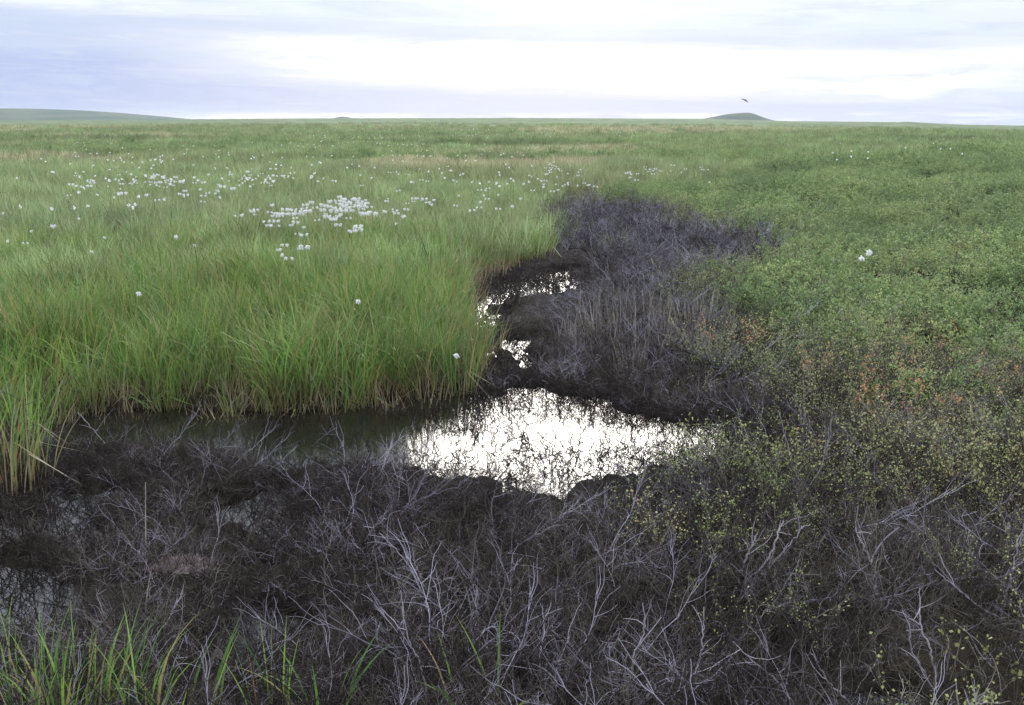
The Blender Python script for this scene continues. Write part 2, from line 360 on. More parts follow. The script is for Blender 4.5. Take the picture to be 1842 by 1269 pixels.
M_leaf_yellow = leaf_mat('yellow_leaf', [(0, (.14, .17, .05)), (.5, (.25, .26, .09)), (.85, (.36, .34, .15)), (1, (.38, .25, .11))])

# ground ----------------------------------------------------------
def ground_mat():
    m, t, b, o = mat('tundra_ground'); a = N(t, 'ShaderNodeAttribute', attribute_name='c'); s = N(t, 'ShaderNodeSeparateColor'); t.links.new(a.outputs['Color'], s.inputs[0])
    wet, grn, mx = s.outputs
    P = wpos(t); f1 = noise(t, P, 14, 5, .65); f2 = noise(t, P, 2.3, 4)
    peat = ramp(t, f1, [(.3, (.006, .005, .004)), (.55, (.018, .015, .012)), (.75, (.045, .037, .03))])
    litter = ramp(t, f1, [(.3, (.012, .010, .006)), (.6, (.035, .029, .018)), (.8, (.07, .06, .036))])
    mp = N(t, 'ShaderNodeMapping'); mp.inputs['Scale'].default_value = (.4, 1.0, 1); t.links.new(P, mp.inputs[0])
    f3 = math_(t, 'ADD', math_(t, 'MULTIPLY', noise(t, mp.outputs[0], .035, 6, .68, .6), .55), math_(t, 'MULTIPLY', noise(t, mp.outputs[0], .0075, 4, .6, .4), .45))
    mead = ramp(t, f3, [(.30, (.09, .13, .065)), (.42, (.12, .17, .08)), (.47, (.20, .25, .12)), (.51, (.10, .15, .07)), (.56, (.27, .28, .16)), (.60, (.14, .185, .09)), (.68, (.31, .28, .19))])
    mead = mix(t, math_(t, 'MULTIPLY', f2, .4), mead, (.06, .085, .03))
    mead = mix(t, math_(t, 'MULTIPLY', math_(t, 'SUBTRACT', noise(t, mp.outputs[0], .35, 5, .7), .45), 2.2, clamp=True), mead, (.06, .085, .05))
    col = mix(t, wet, litter, peat); col = mix(t, grn, col, mead)
    t.links.new(col, b.inputs['Base Color']); b.inputs['Roughness'].default_value = .95; b.inputs['Specular IOR Level'].default_value = .04
    bp = N(t, 'ShaderNodeBump'); bp.inputs['Strength'].default_value = .8; bp.inputs['Distance'].default_value = .02; t.links.new(f1, bp.inputs['Height']); t.links.new(bp.outputs[0], b.inputs['Normal'])
    return m
def build_ground():
    rs = [0.0, .25]
    while rs[-1] < 2600: rs.append(rs[-1] * 1.0125 + .012)
    rs = np.array(rs)
    fr = np.arange(-48, 48.01, .28); bk = np.arange(50, 310, 3.0); A = np.radians(np.concatenate([fr, bk]))
    rr, aa = np.meshgrid(rs, A, indexing='ij'); x, y = (rr * np.sin(aa)).ravel(), (rr * np.cos(aa)).ravel()
    z = H(x, y); n, k = rr.shape
    i = np.arange(n - 1)[:, None] * k; j = np.arange(k)[None, :]; j2 = (j + 1) % k
    F = np.stack([i + j, i + j2, i + k + j2, i + k + j], -1).reshape(-1, 4)
    col = np.zeros((len(x), 3)); r = rr.ravel(); nz = fbm(x * 1.5, y * 1.5, 5) * .5
    col[:, 0] = sst(.4, -.2, sdf(DEAD, x, y) + nz); col[:, 1] = np.maximum(sst(12, 45, r), 0.0)
    me = mesh_np('ground', np.stack([x, y, z], 1), F, col, [ground_mat()], smooth=True)
    return tag(link('ground', me), 'uneven peaty tundra ground', kind='structure')
build_ground()
# water -----------------------------------------------------------
m, t, b, o = mat('bog_water')
P = wpos(t); c1 = noise(t, P, 3.0, 4, .6)
t.links.new(ramp(t, c1, [(.35, (.006, .005, .004)), (.6, (.012, .011, .008)), (.8, (.024, .02, .014))]), b.inputs['Base Color'])
b.inputs['Roughness'].default_value = .07; b.inputs['IOR'].default_value = 1.33; b.inputs['Specular IOR Level'].default_value = .5
bp = N(t, 'ShaderNodeBump'); bp.inputs['Strength'].default_value = .03; bp.inputs['Distance'].default_value = .004
t.links.new(noise(t, P, 9, 2), bp.inputs['Height']); t.links.new(bp.outputs[0], b.inputs['Normal'])
gx = np.linspace(-7, 7, 29); gy = np.linspace(1.2, 13, 25); gxx, gyy = np.meshgrid(gx, gy, indexing='ij')
ii = np.arange(28)[:, None] * 25 + np.arange(24)[None, :]
Fw = np.stack([ii, ii + 25, ii + 26, ii + 1], -1).reshape(-1, 4)
tag(link('water', mesh_np('water', np.stack([gxx.ravel(), gyy.ravel(), np.zeros(gxx.size)], 1), Fw, None, [m])), 'still dark bog water standing in thawed hollows', kind='structure')

# distant hills ---------------------------------------------------
m_hill, t, b, o = mat('hill_turf')
hn = noise(t, wpos(t), .02, 5, .65)
t.links.new(ramp(t, hn, [(.3, (.025, .055, .03)), (.45, (.04, .075, .04)), (.6, (.08, .10, .055)), (.7, (.05, .07, .045))]), b.inputs['Base Color']); b.inputs['Roughness'].default_value = 1
def hill(prof, dist, depth, name, label):
    """prof: (pixel x, pixel y of the crest). Built as a ridge at its true distance, rounded front to back."""
    xs = np.array([p[0] for p in prof], float); ys = np.array([p[1] for p in prof], float)
    X_ = np.linspace(xs[0], xs[-1], 90); Yc = np.interp(X_, xs, ys)
    Yc = np.convolve(np.pad(Yc, 3, 'edge'), np.ones(7) / 7, 'valid')
    V = []; nd = 25
    for px, py in zip(X_, Yc):
        d = ray(px, py); k = dist / d[1]; top = CAM_H + d[2] * k; x = d[0] * k; foot = -6.0
        for q in range(nd):
            s = q / (nd - 1) * 2 - 1; V.append((x, dist + s * depth, foot + (top - foot) * (math.cos(s * math.pi) * .5 + .5) + (fbm(np.array([x / 40 + s * 3]), np.array([s * 4.]), 3)[0]) * .8 * (1 - s * s) * (abs(s) > .1)))
    ii = np.arange(89)[:, None] * nd + np.arange(nd - 1)[None, :]
    F = np.stack([ii, ii + nd, ii + nd + 1, ii + 1], -1).reshape(-1, 4)
    return tag(link(name, mesh_np(name, V, F, None, [m_hill], smooth=True)), label, kind='structure')
hill([(-1400, 214), (-900, 205), (-400, 197), (0, 195), (60, 195.5), (150, 198.5), (240, 205), (300, 210.5), (360, 217), (460, 226)], 1500, 330, 'hill', 'long low green ridge at the left end of the skyline')
hill([(1230, 222), (1262, 214.5), (1290, 209), (1312, 205), (1345, 202.5), (1354, 204), (1368, 210), (1385, 215.5), (1420, 222)], 1600, 90, 'hill', 'small blue-green mound with steep right flank on the skyline')
hill([(560, 220), (596, 214), (612, 210), (622, 210.5), (640, 214), (680, 220)], 1700, 80, 'hill', 'tiny knoll on the skyline left of the middle')
hill([(1560, 226), (1600, 221.5), (1630, 219), (1660, 221), (1760, 226.5)], 1700, 100, 'hill', 'faint low rise on the skyline right of the mound')

# ------------------------------------------------------------------ ground cover (kind = stuff): points instanced with prototypes
def proto(name, me):
    return bpy.data.objects.new(name, me)          # never linked: only its mesh is used
def scatter(name, label, protos, x, y, scl, idx=None, rot=None, z=None):
    n = len(x); z = H(x, y) if z is None else z
    me = bpy.data.meshes.new(name); me.vertices.add(n); me.vertices.foreach_set('co', np.stack([x, y, z], 1).astype(np.float32).ravel())
    a = me.attributes.new('scl', 'FLOAT', 'POINT'); a.data.foreach_set('value', np.asarray(scl, np.float32))
    a = me.attributes.new('idx', 'INT', 'POINT'); a.data.foreach_set('value', (rng.integers(0, len(protos), n) if idx is None else idx).astype(np.int32))
    a = me.attributes.new('rot', 'FLOAT_VECTOR', 'POINT')
    rv = np.stack([rng.normal(0, .10, n), rng.normal(0, .10, n), rng.random(n) * 6.283], 1) if rot is None else rot
    a.data.foreach_set('vector', rv.astype(np.float32).ravel())
    o = link(name, me); tag(o, label, kind='stuff')
    g = bpy.data.node_groups.new(name, 'GeometryNodeTree'); g.is_modifier = True
    g.interface.new_socket('Geometry', in_out='INPUT', socket_type='NodeSocketGeometry'); g.interface.new_socket('Geometry', in_out='OUTPUT', socket_type='NodeSocketGeometry')
    gi, go = g.nodes.new('NodeGroupInput'), g.nodes.new('NodeGroupOutput'); iop = g.nodes.new('GeometryNodeInstanceOnPoints'); jn = g.nodes.new('GeometryNodeJoinGeometry')
    for p in reversed(protos):                     # the join lists its last link first
        oi = g.nodes.new('GeometryNodeObjectInfo'); oi.inputs['Object'].default_value = p; ti = g.nodes.new('GeometryNodeGeometryToInstance')
        g.links.new(oi.outputs['Geometry'], ti.inputs[0]); g.links.new(ti.outputs[0], jn.inputs[0])
    def na(nm, dt):
        q = g.nodes.new('GeometryNodeInputNamedAttribute'); q.data_type = dt; q.inputs['Name'].default_value = nm; return q.outputs['Attribute']
    g.links.new(gi.outputs[0], iop.inputs['Points']); g.links.new(jn.outputs[0], iop.inputs['Instance']); iop.inputs['Pick Instance'].default_value = True
    g.links.new(na('idx', 'INT'), iop.inputs['Instance Index']); g.links.new(na('rot', 'FLOAT_VECTOR'), iop.inputs['Rotation']); g.links.new(na('scl', 'FLOAT'), iop.inputs['Scale'])
    g.links.new(iop.outputs[0], go.inputs[0])
    md = o.modifiers.new('cover', 'NODES'); md.node_group = g
    return o
def wedge(r0, r1, dens, half=.62):
    """random points in the wedge the view covers (with a margin)"""
    a = math.atan(half); area = a * (r1 * r1 - r0 * r0); n = int(area * dens)
    r = np.sqrt(rng.random(n) * (r1 * r1 - r0 * r0) + r0 * r0); th = (rng.random(n) * 2 - 1) * a
    return r * np.sin(th), r * np.cos(th)
def zones(x, y, amp=.35):
    r = np.hypot(x, y); w = np.minimum(amp, r * .05)
    nx = fbm(x * 1.1, y * 1.1, 70) * w; s = sdf(SEDGE, x, y) + nx * .35; g = sdf(GREEN, x, y) + nx * 2; d = sdf(DEAD, x, y) + nx
    return s, g, d

# prototypes
def tuft(n, rad, L, W, lean, curl, m, segs=4, deadf=0.0, foldp=.06, name='tuft'):
    a = Acc()
    for _ in range(n):
        th = rng.random() * 6.283; q = rad * math.sqrt(rng.random()); fold = rng.uniform(1.8, 2.5) if rng.random() < foldp else 0
        dd = rng.random() < deadf
        blade(a, (q * math.cos(th), q * math.sin(th), -.02), th + rng.normal(0, .7), rng.uniform(*L) * (.7 if dd else 1), rng.uniform(*W), abs(rng.normal(lean, .09)), rng.uniform(*curl), rng.random(), segs, 1 if dd else 0, fold)
    return a.mesh(name, [m, M_dead])
sedge_p = [proto('tuft', tuft(26, .11, (.24, .54), (.004, .0075), .18, (.2, 2.0), M_sedge, 5, .07)) for _ in range(7)]
deadsedge_p = [proto('tuft', tuft(13, .10, (.18, .40), (.0035, .0065), .16, (.1, 1.3), M_dead, 5, 1.0, .3)) for _ in range(4)]
meadow_p = [proto('tuft', tuft(34, .16, (.18, .42), (.006, .012), .22, (.2, 1.8), M_meadow, 3, .08)) for _ in range(5)]
far_p = [proto('tuft', tuft(40, .45, (.25, .45), (.014, .028), .2, (.2, 1.0), M_meadow, 2, .08)) for _ in range(4)]

# sedge beds and meadow
xs, ys, sc, ix = [], [], [], []
for r0, r1, de in ((3.0, 7.6, 120), (7.6, 9.5, 75), (9.5, 13, 26)):
    x, y = wedge(r0, r1, de); s, g, d = zones(x, y); k = (s < 0) & (pool_d(x, y) > -.03)
    k &= rng.random(len(x)) < (.75 + .5 * vnoise(x * 2.5, y * 2.5, 3)); x, y, s = x[k], y[k], s[k]
    xs.append(x); ys.append(y); sc.append(rng.uniform(.72, 1.08, len(x)) * (1 + .40 * fbm(x * 1.3, y * 1.3, 15)) * np.where(s > -.25, .85, 1))
x, y, sc = map(np.concatenate, (xs, ys, sc)); n = len(x)
rot = np.stack([rng.normal(.02, .12, n), rng.normal(.10, .12, n), rng.random(n) * 6.283], 1)
scatter('sedge_grass', 'tall bright green sedge crowding the pool bank on the left', sedge_p, x, y, sc, rot=rot)
xs, ys = [], []
x, y = wedge(3.0, 11, 130); s, g, d = zones(x, y); k = (s < .10) & (s > -.75) & (rng.random(len(x)) < np.where(s > -.3, .62, .2))
x, y = x[k], y[k]
scatter('dead_sedge', 'straw and rust coloured dead sedge leaves along the foot of the bank', deadsedge_p, x, y, rng.uniform(.65, 1.25, len(x)))
xs, ys, sc, ix = [], [], [], []
for r0, r1, de, lo, s0 in ((8.6, 13, 34, 0, .9), (13, 24, 22, 0, 1.0), (24, 40, 9, 0, 1.15), (38, 75, 1.9, 5, 1.0), (75, 150, .55, 5, 1.25), (150, 320, .10, 5, 1.9)):
    x, y = wedge(r0, r1, de, .56); s, g, d = zones(x, y, 2.0)
    if lo == 0: k = s < (-.12 if r0 < 12 else 0)
    else: k = (s < 0) | (rng.random(len(x)) < .35)
    x, y = x[k], y[k]; xs.append(x); ys.append(y); sc.append(rng.uniform(.75, 1.2, len(x)) * s0 * (1 + .35 * fbm(x * .4, y * .4, 17) + .3 * fbm(x * 1.5, y * 1.5, 18))); ix.append(rng.integers(0, 4, len(x)) + lo)
x, y, sc, ix = map(np.concatenate, (xs, ys, sc, ix))
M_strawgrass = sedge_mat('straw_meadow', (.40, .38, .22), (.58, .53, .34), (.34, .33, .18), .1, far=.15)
tan_p = [proto('tuft', tuft(40, .45, (.22, .40), (.014, .026), .2, (.2, 1.0), M_strawgrass, 2, .1)) for _ in range(3)]
TAN = [poly(p, .3) for p in ([(660, 303), (700, 282), (860, 268), (1000, 262), (1160, 262), (1170, 282), (1060, 296), (940, 303)], [(-400, 293), (150, 292), (260, 284), (140, 279), (-400, 281)], [(-400, 258), (420, 249), (460, 246), (-400, 252)], [(-300, 245), (330, 239), (330, 236.5), (-300, 241)], [(960, 249), (1240, 247), (1560, 238), (1240, 236), (960, 240)], [(600, 240), (760, 240), (760, 237), (600, 237)])]
tn = np.full(len(x), 99.0)
for p_ in TAN: tn = np.minimum(tn, sdf(p_, x, y) / np.maximum(y, 1))
tn = tn + fbm(x * .15, y * .08, 91) * .05
ix = np.where((tn < 0) & (rng.random(len(x)) < .85), rng.integers(9, 12, len(x)), ix); sc = np.where((ix > 8) & (y < 38), sc * .8, sc)
scatter('meadow_grass', 'hazy green and straw coloured wet meadow running to the horizon', meadow_p + far_p + tan_p, x, y, sc, ix)

# dead shrub tangle
def tw(nst, rad, L, r0, lean, wob, side, grav=0, leaves=0, ls=.01, mats=None, lower=.25, tone=None):
    a = Acc(); shrub_into(a, nst, rad, L, r0, lean, wob, side, leaves, ls, grav, lower=lower, tone=tone); return proto('twigs', a.mesh('twigs', mats or [M_twig, M_leaf_olive]))
twig_p = [tw(7, .10, (.12, .32), .0024, (.35, 1.3), .22, .55) for _ in range(5)] + [tw(5, .14, (.25, .55), .0024, (.95, 1.5), .13, .5, .0) for _ in range(4)] + [tw(3, .12, (.18, .34), .0024, (.05, .5), .14, .4) for _ in range(2)]
twig_p += [tw(9, .12, (.14, .34), .0028, (.1, 1.1), .2, .55, tone=.72) for _ in range(3)]

fine_p = [tw(6, .10, (.07, .22), .0024, (.6, 1.45), .30, .75, tone=.12) for _ in range(6)] + [tw(9, .12, (.08, .2), .0042, (.3, 1.4), .28, .7, tone=.4) for _ in range(4)]
brown_p = [tw(9, .12, (.06, .20), .0016, (.2, 1.4), .3, .7, mats=[M_twig_brown, M_leaf_olive], tone=.36) for _ in range(5)]
xs, ys, sc, ix = [], [], [], []
for r0, r1, de, sm in ((1.6, 4.2, 220, .74), (4.2, 7.5, 140, .8), (7.5, 12, 80, 1.0), (12, 20, 40, 1.25)):
    x, y = wedge(r0, r1, de, .66); s, g, d = zones(x, y); pd = pool_d(x, y)
    k = (s > .02) & (((d < 0) & (rng.random(len(x)) < .95)) | ((g > 0) & (rng.random(len(x)) < np.clip(.5 - .35 * (y - 3.5) / 3, .06, .5)))) & ((pd > .03) | (rng.random(len(x)) < .015))
    yk = y[k]; x, y = x[k], y[k]; xs.append(x); ys.append(y); sc.append(rng.uniform(.65, 1.15, len(x)) * sm * (1 + .35 * fbm(x * 1.6, y * 1.6, 31)) * (np.where((yk > 4.2) & (yk < 6.4), .58, .36) + np.where((yk > 4.2) & (yk < 6.4), .42, .64) * sst(.02, .5, pd[k])) * np.where(sdf(LOWP, x, y) < 0, .36, 1)); ix.append(np.where((y > 7) & (rng.random(len(x)) < .5), rng.integers(11, 14, len(x)), rng.integers(0, 11, len(x))))
x, y, sc, ix = map(np.concatenate, (xs, ys, sc, ix))
scatter('dead_twigs', 'tangled grey-purple dead shrub twigs covering the drowned peat', twig_p, x, y, sc, ix)
# fine twigs standing in the pools, thick along the margins
x, y = wedge(2.0, 12.5, 300, .6); pd = pool_d(x, y); s, g, d = zones(x, y)
bright = np.clip((x + .45) / .35, 0, 1)            # the right half of the pool is choked, the left is open water
pr = np.where(pd > -.10, .9, .05 + .95 * bright * (vnoise(x * 4, y * 4, 8) > .35) * (1 - .75 * np.exp(-((x - .20) / .24) ** 2 - ((y - 4.95) / .2) ** 2)))
pr = np.where(y > 6.6, .42, pr); pr = np.where(y < 4.1, .62, pr); pr = np.where((x < -.5) & (y > 4.3) & (y < 6.2), np.where(pd > -.06, .5, .07), pr)
k = (pd < .12) & (s > 0) & (rng.random(len(x)) < pr); x, y = x[k], y[k]
scatter('drowned_twigs', 'thin dark twigs standing in the pools and breaking the reflections', fine_p, x, y, rng.uniform(.5, 1.1, len(x)) * np.where(y > 6.5, .85, 1), np.where(y > 6.5, rng.integers(6, 10, len(x)), rng.integers(0, 6, len(x))), z=np.maximum(H(x, y), -.01))

# fine brown undergrowth between the branches
x, y = wedge(1.8, 8, 330, .66); s, g, d = zones(x, y); pd = pool_d(x, y)
k = (s > .02) & (g > 0) & (pd > .0) & (rng.random(len(x)) < .45 + .5 * vnoise(x * 3, y * 3, 61)); x, y = x[k], y[k]
scatter('brown_undergrowth', 'fine brown heather stems matted between the larger dead twigs', brown_p, x, y, rng.uniform(.6, 1.2, len(x)) * (.55 + .45 * sst(.0, .4, pd[k])) * np.where(sdf(LOWP, x, y) < 0, .6, 1))
# pale dry grass between the pools
DRY = poly([(1020, 640), (1060, 590), (1160, 560), (1280, 580), (1330, 640), (1280, 700), (1100, 690)])
dry_p = [proto('tuft', tuft(12, .10, (.16, .36), (.0025, .0045), .12, (.05, .7), M_straw, 4, 0, .03)) for _ in range(4)]
x, y = wedge(5, 11, 60, .5); k = (sdf(DRY, x, y) + fbm(x * 2, y * 2, 64) * .3 < 0) & (rng.random(len(x)) < .7); x, y = x[k], y[k]
scatter('dry_grass', 'pale straw-grey dry grass between the bright pool and the upper channel', dry_p, x, y, rng.uniform(.55, 1.1, len(x)))

# leafy heath, right
mixed_p = [tw(8, .08, (.14, .30), .0019, (.1, .8), .2, .55, 0, 2, .0095, [M_twig_brown, M_leaf_olive], .3) for _ in range(4)] + [tw(8, .09, (.14, .30), .0019, (.1, .9), .2, .5, mats=[M_twig_brown, M_leaf_olive]) for _ in range(3)]
green_p = [tw(9, .12, (.16, .30), .0020, (.1, .7), .16, .6, 0, 4, .0165, [M_twig_brown, M_leaf_green], .2) for _ in range(6)]
xs, ys, sc, ix = [], [], [], []
for r0, r1, de, sm in ((2.0, 5.5, 85, .85), (5.5, 10, 70, .95), (10, 20, 34, 1.1)):
    x, y = wedge(r0, r1, de, .66); s, g, d = zones(x, y)
    k = (s > .05) & (g > -.5) & ((d > -.1) | ((d > -.45) & (rng.random(len(x)) < .25)) | ((rng.random(len(x)) < .006) & (x > .5))) & (pool_d(x, y) > .05) & (x > .45) & (sdf(LOWP, x, y) > .5); x, y = x[k], y[k]
    xs.append(x); ys.append(y); sc.append(rng.uniform(.65, 1.15, len(x)) * sm * (1 + .4 * fbm(x * 1.4, y * 1.4, 37)))
    leafy = rng.random(len(x)) < np.clip(.26 + .62 * (y - 3.4) / 2.2, .22, .88) + fbm(x * 1.2, y * 1.2, 44) * .5
    ix.append(np.where(leafy, rng.integers(0, 4, len(x)), rng.integers(4, 7, len(x))))
x, y, sc, ix = map(np.concatenate, (xs, ys, sc, ix))
scatter('mixed_heath', 'brown heath with small olive and rusty leaves on the right', mixed_p, x, y, sc, ix)
BUSH = [poly(p, .3) for p in ([(80, 274), (330, 276), (560, 268), (560, 258), (300, 262), (80, 262)], [(-400, 250), (300, 247), (420, 243), (-400, 244)], [(620, 258), (720, 262), (760, 256), (640, 252)], [(1130, 288), (1420, 290), (1500, 272), (1300, 266), (1120, 272)])]
xs, ys, sc = [], [], []
for r0, r1, de, sm in ((5, 14, 38, .9), (14, 26, 18, 1.1), (26, 50, 7, 1.5), (50, 110, 1.0, 2.0), (110, 200, .12, 2.4)):
    x, y = wedge(r0, r1, de, .6 if r0 < 26 else .55); s, g, d = zones(x, y, 1.5)
    k = ((g < .1) & (d > .05)) if r0 < 26 else (((g < 0) & (rng.random(len(x)) < .9)) | ((y > 34) & (fbm(x * .022, y * .08, 55, 4) > .24)))
    if r0 >= 26:
        bx, by = x + fbm(y * .1, x * .02, 93) * 6, y * (1 + fbm(x * .06, y * .06, 94) * .12)
        for p_ in BUSH: k |= (sdf(p_, bx, by) < 0) & (rng.random(len(x)) < .8)
    if r0 < 14: k |= (s > .1) & (d > .1) & (x > 1) & (rng.random(len(x)) < .06)
    x, y = x[k], y[k]; xs.append(x); ys.append(y); sc.append(rng.uniform(.65, 1.15, len(x)) * sm * (1 + .6 * fbm(x * .6, y * .6, 39)))
x, y, sc = map(np.concatenate, (xs, ys, sc))
ix = np.where(rng.random(len(x)) + fbm(x * .5, y * .5, 71) * 1.1 > 1.02, rng.integers(6, 13, len(x)), rng.integers(0, 6, len(x))); ix[y > 30] = rng.integers(0, 6, int((y > 30).sum()))
scatter('green_heath', 'low green dwarf willow and birch cover on the rising right side', green_p + mixed_p, x, y, sc, ix)
# EXTRA-STUFF

# ------------------------------------------------------------------ cotton grass
m_cot, t, b, o = mat('cotton_down')
b.inputs['Base Color'].default_value = (.86, .86, .84, 1); b.inputs['Roughness'].default_value = 1
tr = N(t, 'ShaderNodeBsdfTranslucent'); tr.inputs[0].default_value = (.86, .86, .84, 1); mm = N(t, 'ShaderNodeMixShader'); mm.inputs[0].default_value = .4
t.links.new(b.outputs[0], mm.inputs[1]); t.links.new(tr.outputs[0], mm.inputs[2]); t.links.new(mm.outputs[0], o.inputs[0])
m_stem, t, b, o = mat('green_stem'); b.inputs['Base Color'].default_value = (.12, .17, .05, 1); b.inputs['Roughness'].default_value = .6
def fluff(acc, c, r):
    """a drooping tuft of silky down: many thin petals of fibre round a soft core"""
    c = np.asarray(c, float)
    for _ in range(46):
        d = rng.normal(0, 1, 3); d[2] -= .35; d /= np.linalg.norm(d); w = np.cross(d, rng.normal(0, 1, 3)); w /= np.linalg.norm(w)
        L_ = r * rng.uniform(.5, 1.45); V = [c + w * r * .10, c + d * L_ * .6 + w * r * .24, c + d * L_ - w * r * .05 + (0, 0, -r * rng.uniform(.1, .5)), c + d * L_ * .6 - w * r * .24]
        acc.add(V, [[0, 1, 2, 3]], (.5, .5, .5))
def make_cotton(nh):
    root = bpy.data.objects.new('cotton_grass_plant', None); root.empty_display_size = .05; C.objects.link(root)
    a = Acc(); hgt = rng.uniform(.40, .47); P = wander((0, 0, -.03), (rng.normal(0, .05), rng.normal(0, .05), 1), hgt, 7, .04)
    tube(a, P, np.linspace(.0016, .0011, 8), .5, 4)
    for k in range(nh):
        th = k * 6.283 / nh + rng.random(); Q = np.array([P[-1], P[-1] + (.012 * math.cos(th), .012 * math.sin(th), .012), P[-1] + (.026 * math.cos(th), .026 * math.sin(th), 0)])
        if nh == 1: Q = np.array([P[-1], P[-1] + (0, 0, .01), P[-1] + (.004, 0, .016)])
        tube(a, Q, .0009, .5, 3)
        h = Acc(); fluff(h, Q[-1] + (0, 0, -.006), rng.uniform(.011, .021)); link('seed_head', h.mesh('seed_head', [m_cot]), root)
    link('stem', a.mesh('stem', [m_stem]), root)
    return root
cproto = [make_cotton(k) for k in (1, 2, 3, 2)]; cused = [False] * 4
def place_cotton(px, py, label, group, k=None, s=1.0, hh=.45):
    k = random.randrange(4) if k is None else k
    z = CAM_H - .1
    x, y = G(px, py, .05 + hh * s)
    for _ in range(3):
        zz = float(H(np.array([x]), np.array([y]))[0]); x, y = G(px, py, zz + hh * s)
    r = cproto[k]
    if cused[k]:
        q = r.copy(); C.objects.link(q)
        for ch in r.children: c = ch.copy(); C.objects.link(c); c.parent = q
        r = q
    cused[k] = True
    r.location = (x, y, zz); r.rotation_euler = (random.gauss(0, .05), random.gauss(0, .05), random.random() * 6.28); r.scale = (s,) * 3
    tag(r, label, 'cotton grass', group)
g1 = 'cotton grass in the dense white drift in the middle of the sedge meadow'
for cx, cy, sx_, sy_, n in ((505, 372, 18, 8, 13), (550, 367, 8, 8, 6), (588, 373, 26, 12, 27), (620, 354, 22, 7, 14), (648, 356, 12, 8, 12), (655, 374, 5, 8, 5)):
    for _ in range(n): place_cotton(random.gauss(cx, sx_ * .75), random.gauss(cy, sy_ * .75), 'white cotton grass in the dense drift in the middle of the sedge meadow', g1, random.choice((1, 2, 2, 3)), random.uniform(1.05, 1.25))
g2 = 'loose cotton grass just below and beside the dense white drift'
for cx, cy, sx_, sy_, n in ((450, 377, 5, 9, 5), (490, 394, 12, 3, 4), (528, 396, 5, 3, 2), (541, 408, 4, 5, 3), (525, 437, 14, 3, 6), (640, 402, 10, 7, 6)):
    for _ in range(n): place_cotton(random.gauss(cx, sx_ * .7), random.gauss(cy, sy_ * .7), 'white cotton grass in the loose fringe below and left of the dense drift', g2, None, random.uniform(.85, 1.1))
g3 = 'cotton grass right of the dense drift'
for cx, cy, sx_, sy_, n in ((709, 378, 14, 10, 8), (695, 355, 3, 2, 2), (742, 352, 7, 4, 4), (770, 355, 9, 3, 6)):
    for _ in range(n): place_cotton(random.gauss(cx, sx_ * .7), random.gauss(cy, sy_ * .7), 'white cotton grass in the short row right of the dense drift', g3, None, random.uniform(.9, 1.1))
g4 = 'far band of cotton grass across the left meadow'
for n, x0, x1, y0, y1 in ((26, 215, 300, 310, 330), (40, 270, 420, 312, 350), (30, 420, 520, 298, 335), (14, 120, 230, 300, 345)):
    for _ in range(n): place_cotton(random.uniform(x0, x1), random.uniform(y0, y1), 'small white cotton grass in the far band across the left meadow', g4, random.choice((0, 1, 1, 3)), random.uniform(1.0, 1.25))
g5 = 'cotton grass along the line where meadow meets heath'
for n, x0, x1, y0, y1 in ((17, 978, 1006, 288, 304), (12, 950, 1010, 312, 332), (11, 1005, 1075, 298, 325), (9, 1110, 1150, 304, 314), (18, 1150, 1235, 292, 308), (4, 1245, 1282, 293, 300)):
    for _ in range(n): place_cotton(random.uniform(x0, x1), random.uniform(y0, y1), 'white cotton grass in the row where the far meadow meets the right heath', g5, random.choice((0, 1, 1)), random.uniform(1.1, 1.35))
g6 = 'scattered cotton grass between the dense drift and the far row'
for n, x0, x1, y0, y1 in ((18, 815, 945, 322, 366), (12, 600, 780, 298, 332)):
    for _ in range(n): place_cotton(random.uniform(x0, x1), random.uniform(y0, y1), 'small cotton grass scattered thinly between the dense drift and the far row', g6, random.choice((0, 1)), random.uniform(1.1, 1.3))
for px, py, lab, k in ((15, 417, 'double white cotton grass at the left edge of the meadow', 1), (42, 422, 'bright cotton grass just right of the one at the left edge', 1), (103, 402, 'small paired cotton grass up and right of the left edge ones', 3), (66, 410, 'faint single cotton grass between the left edge pair and the small pair', 0),
                       (140, 388, 'tiny lone cotton grass above the small left pair', 0), (7, 378, 'tiny lone cotton grass highest at the left edge of the near meadow', 0), (186, 422, 'greenish lone cotton grass in the open left meadow', 0), (163, 447, 'lowest lone cotton grass of the open left meadow', 0),
                       (308, 422, 'bright double cotton grass standing alone below the far band', 3), (345, 434, 'single cotton grass just right of the bright lone double', 0), (416, 383, 'faint cotton grass a step left of the dense drift', 0), (1330, 296, 'lone cotton grass at the right end of the far row', 1),
                       (1277, 324, 'lone cotton grass below the right end of the far row', 0), (645, 532, 'small pale cotton grass low in the tall bright sedge near the pool', 0), (259, 516, 'small pale seed head in the tall sedge left of the pool middle', 0), (818, 628, 'small cream seed head at the right corner of the sedge bank', 0)):
    place_cotton(px, py, lab, 'lone cotton grass plants', k, random.uniform(.9, 1.05))
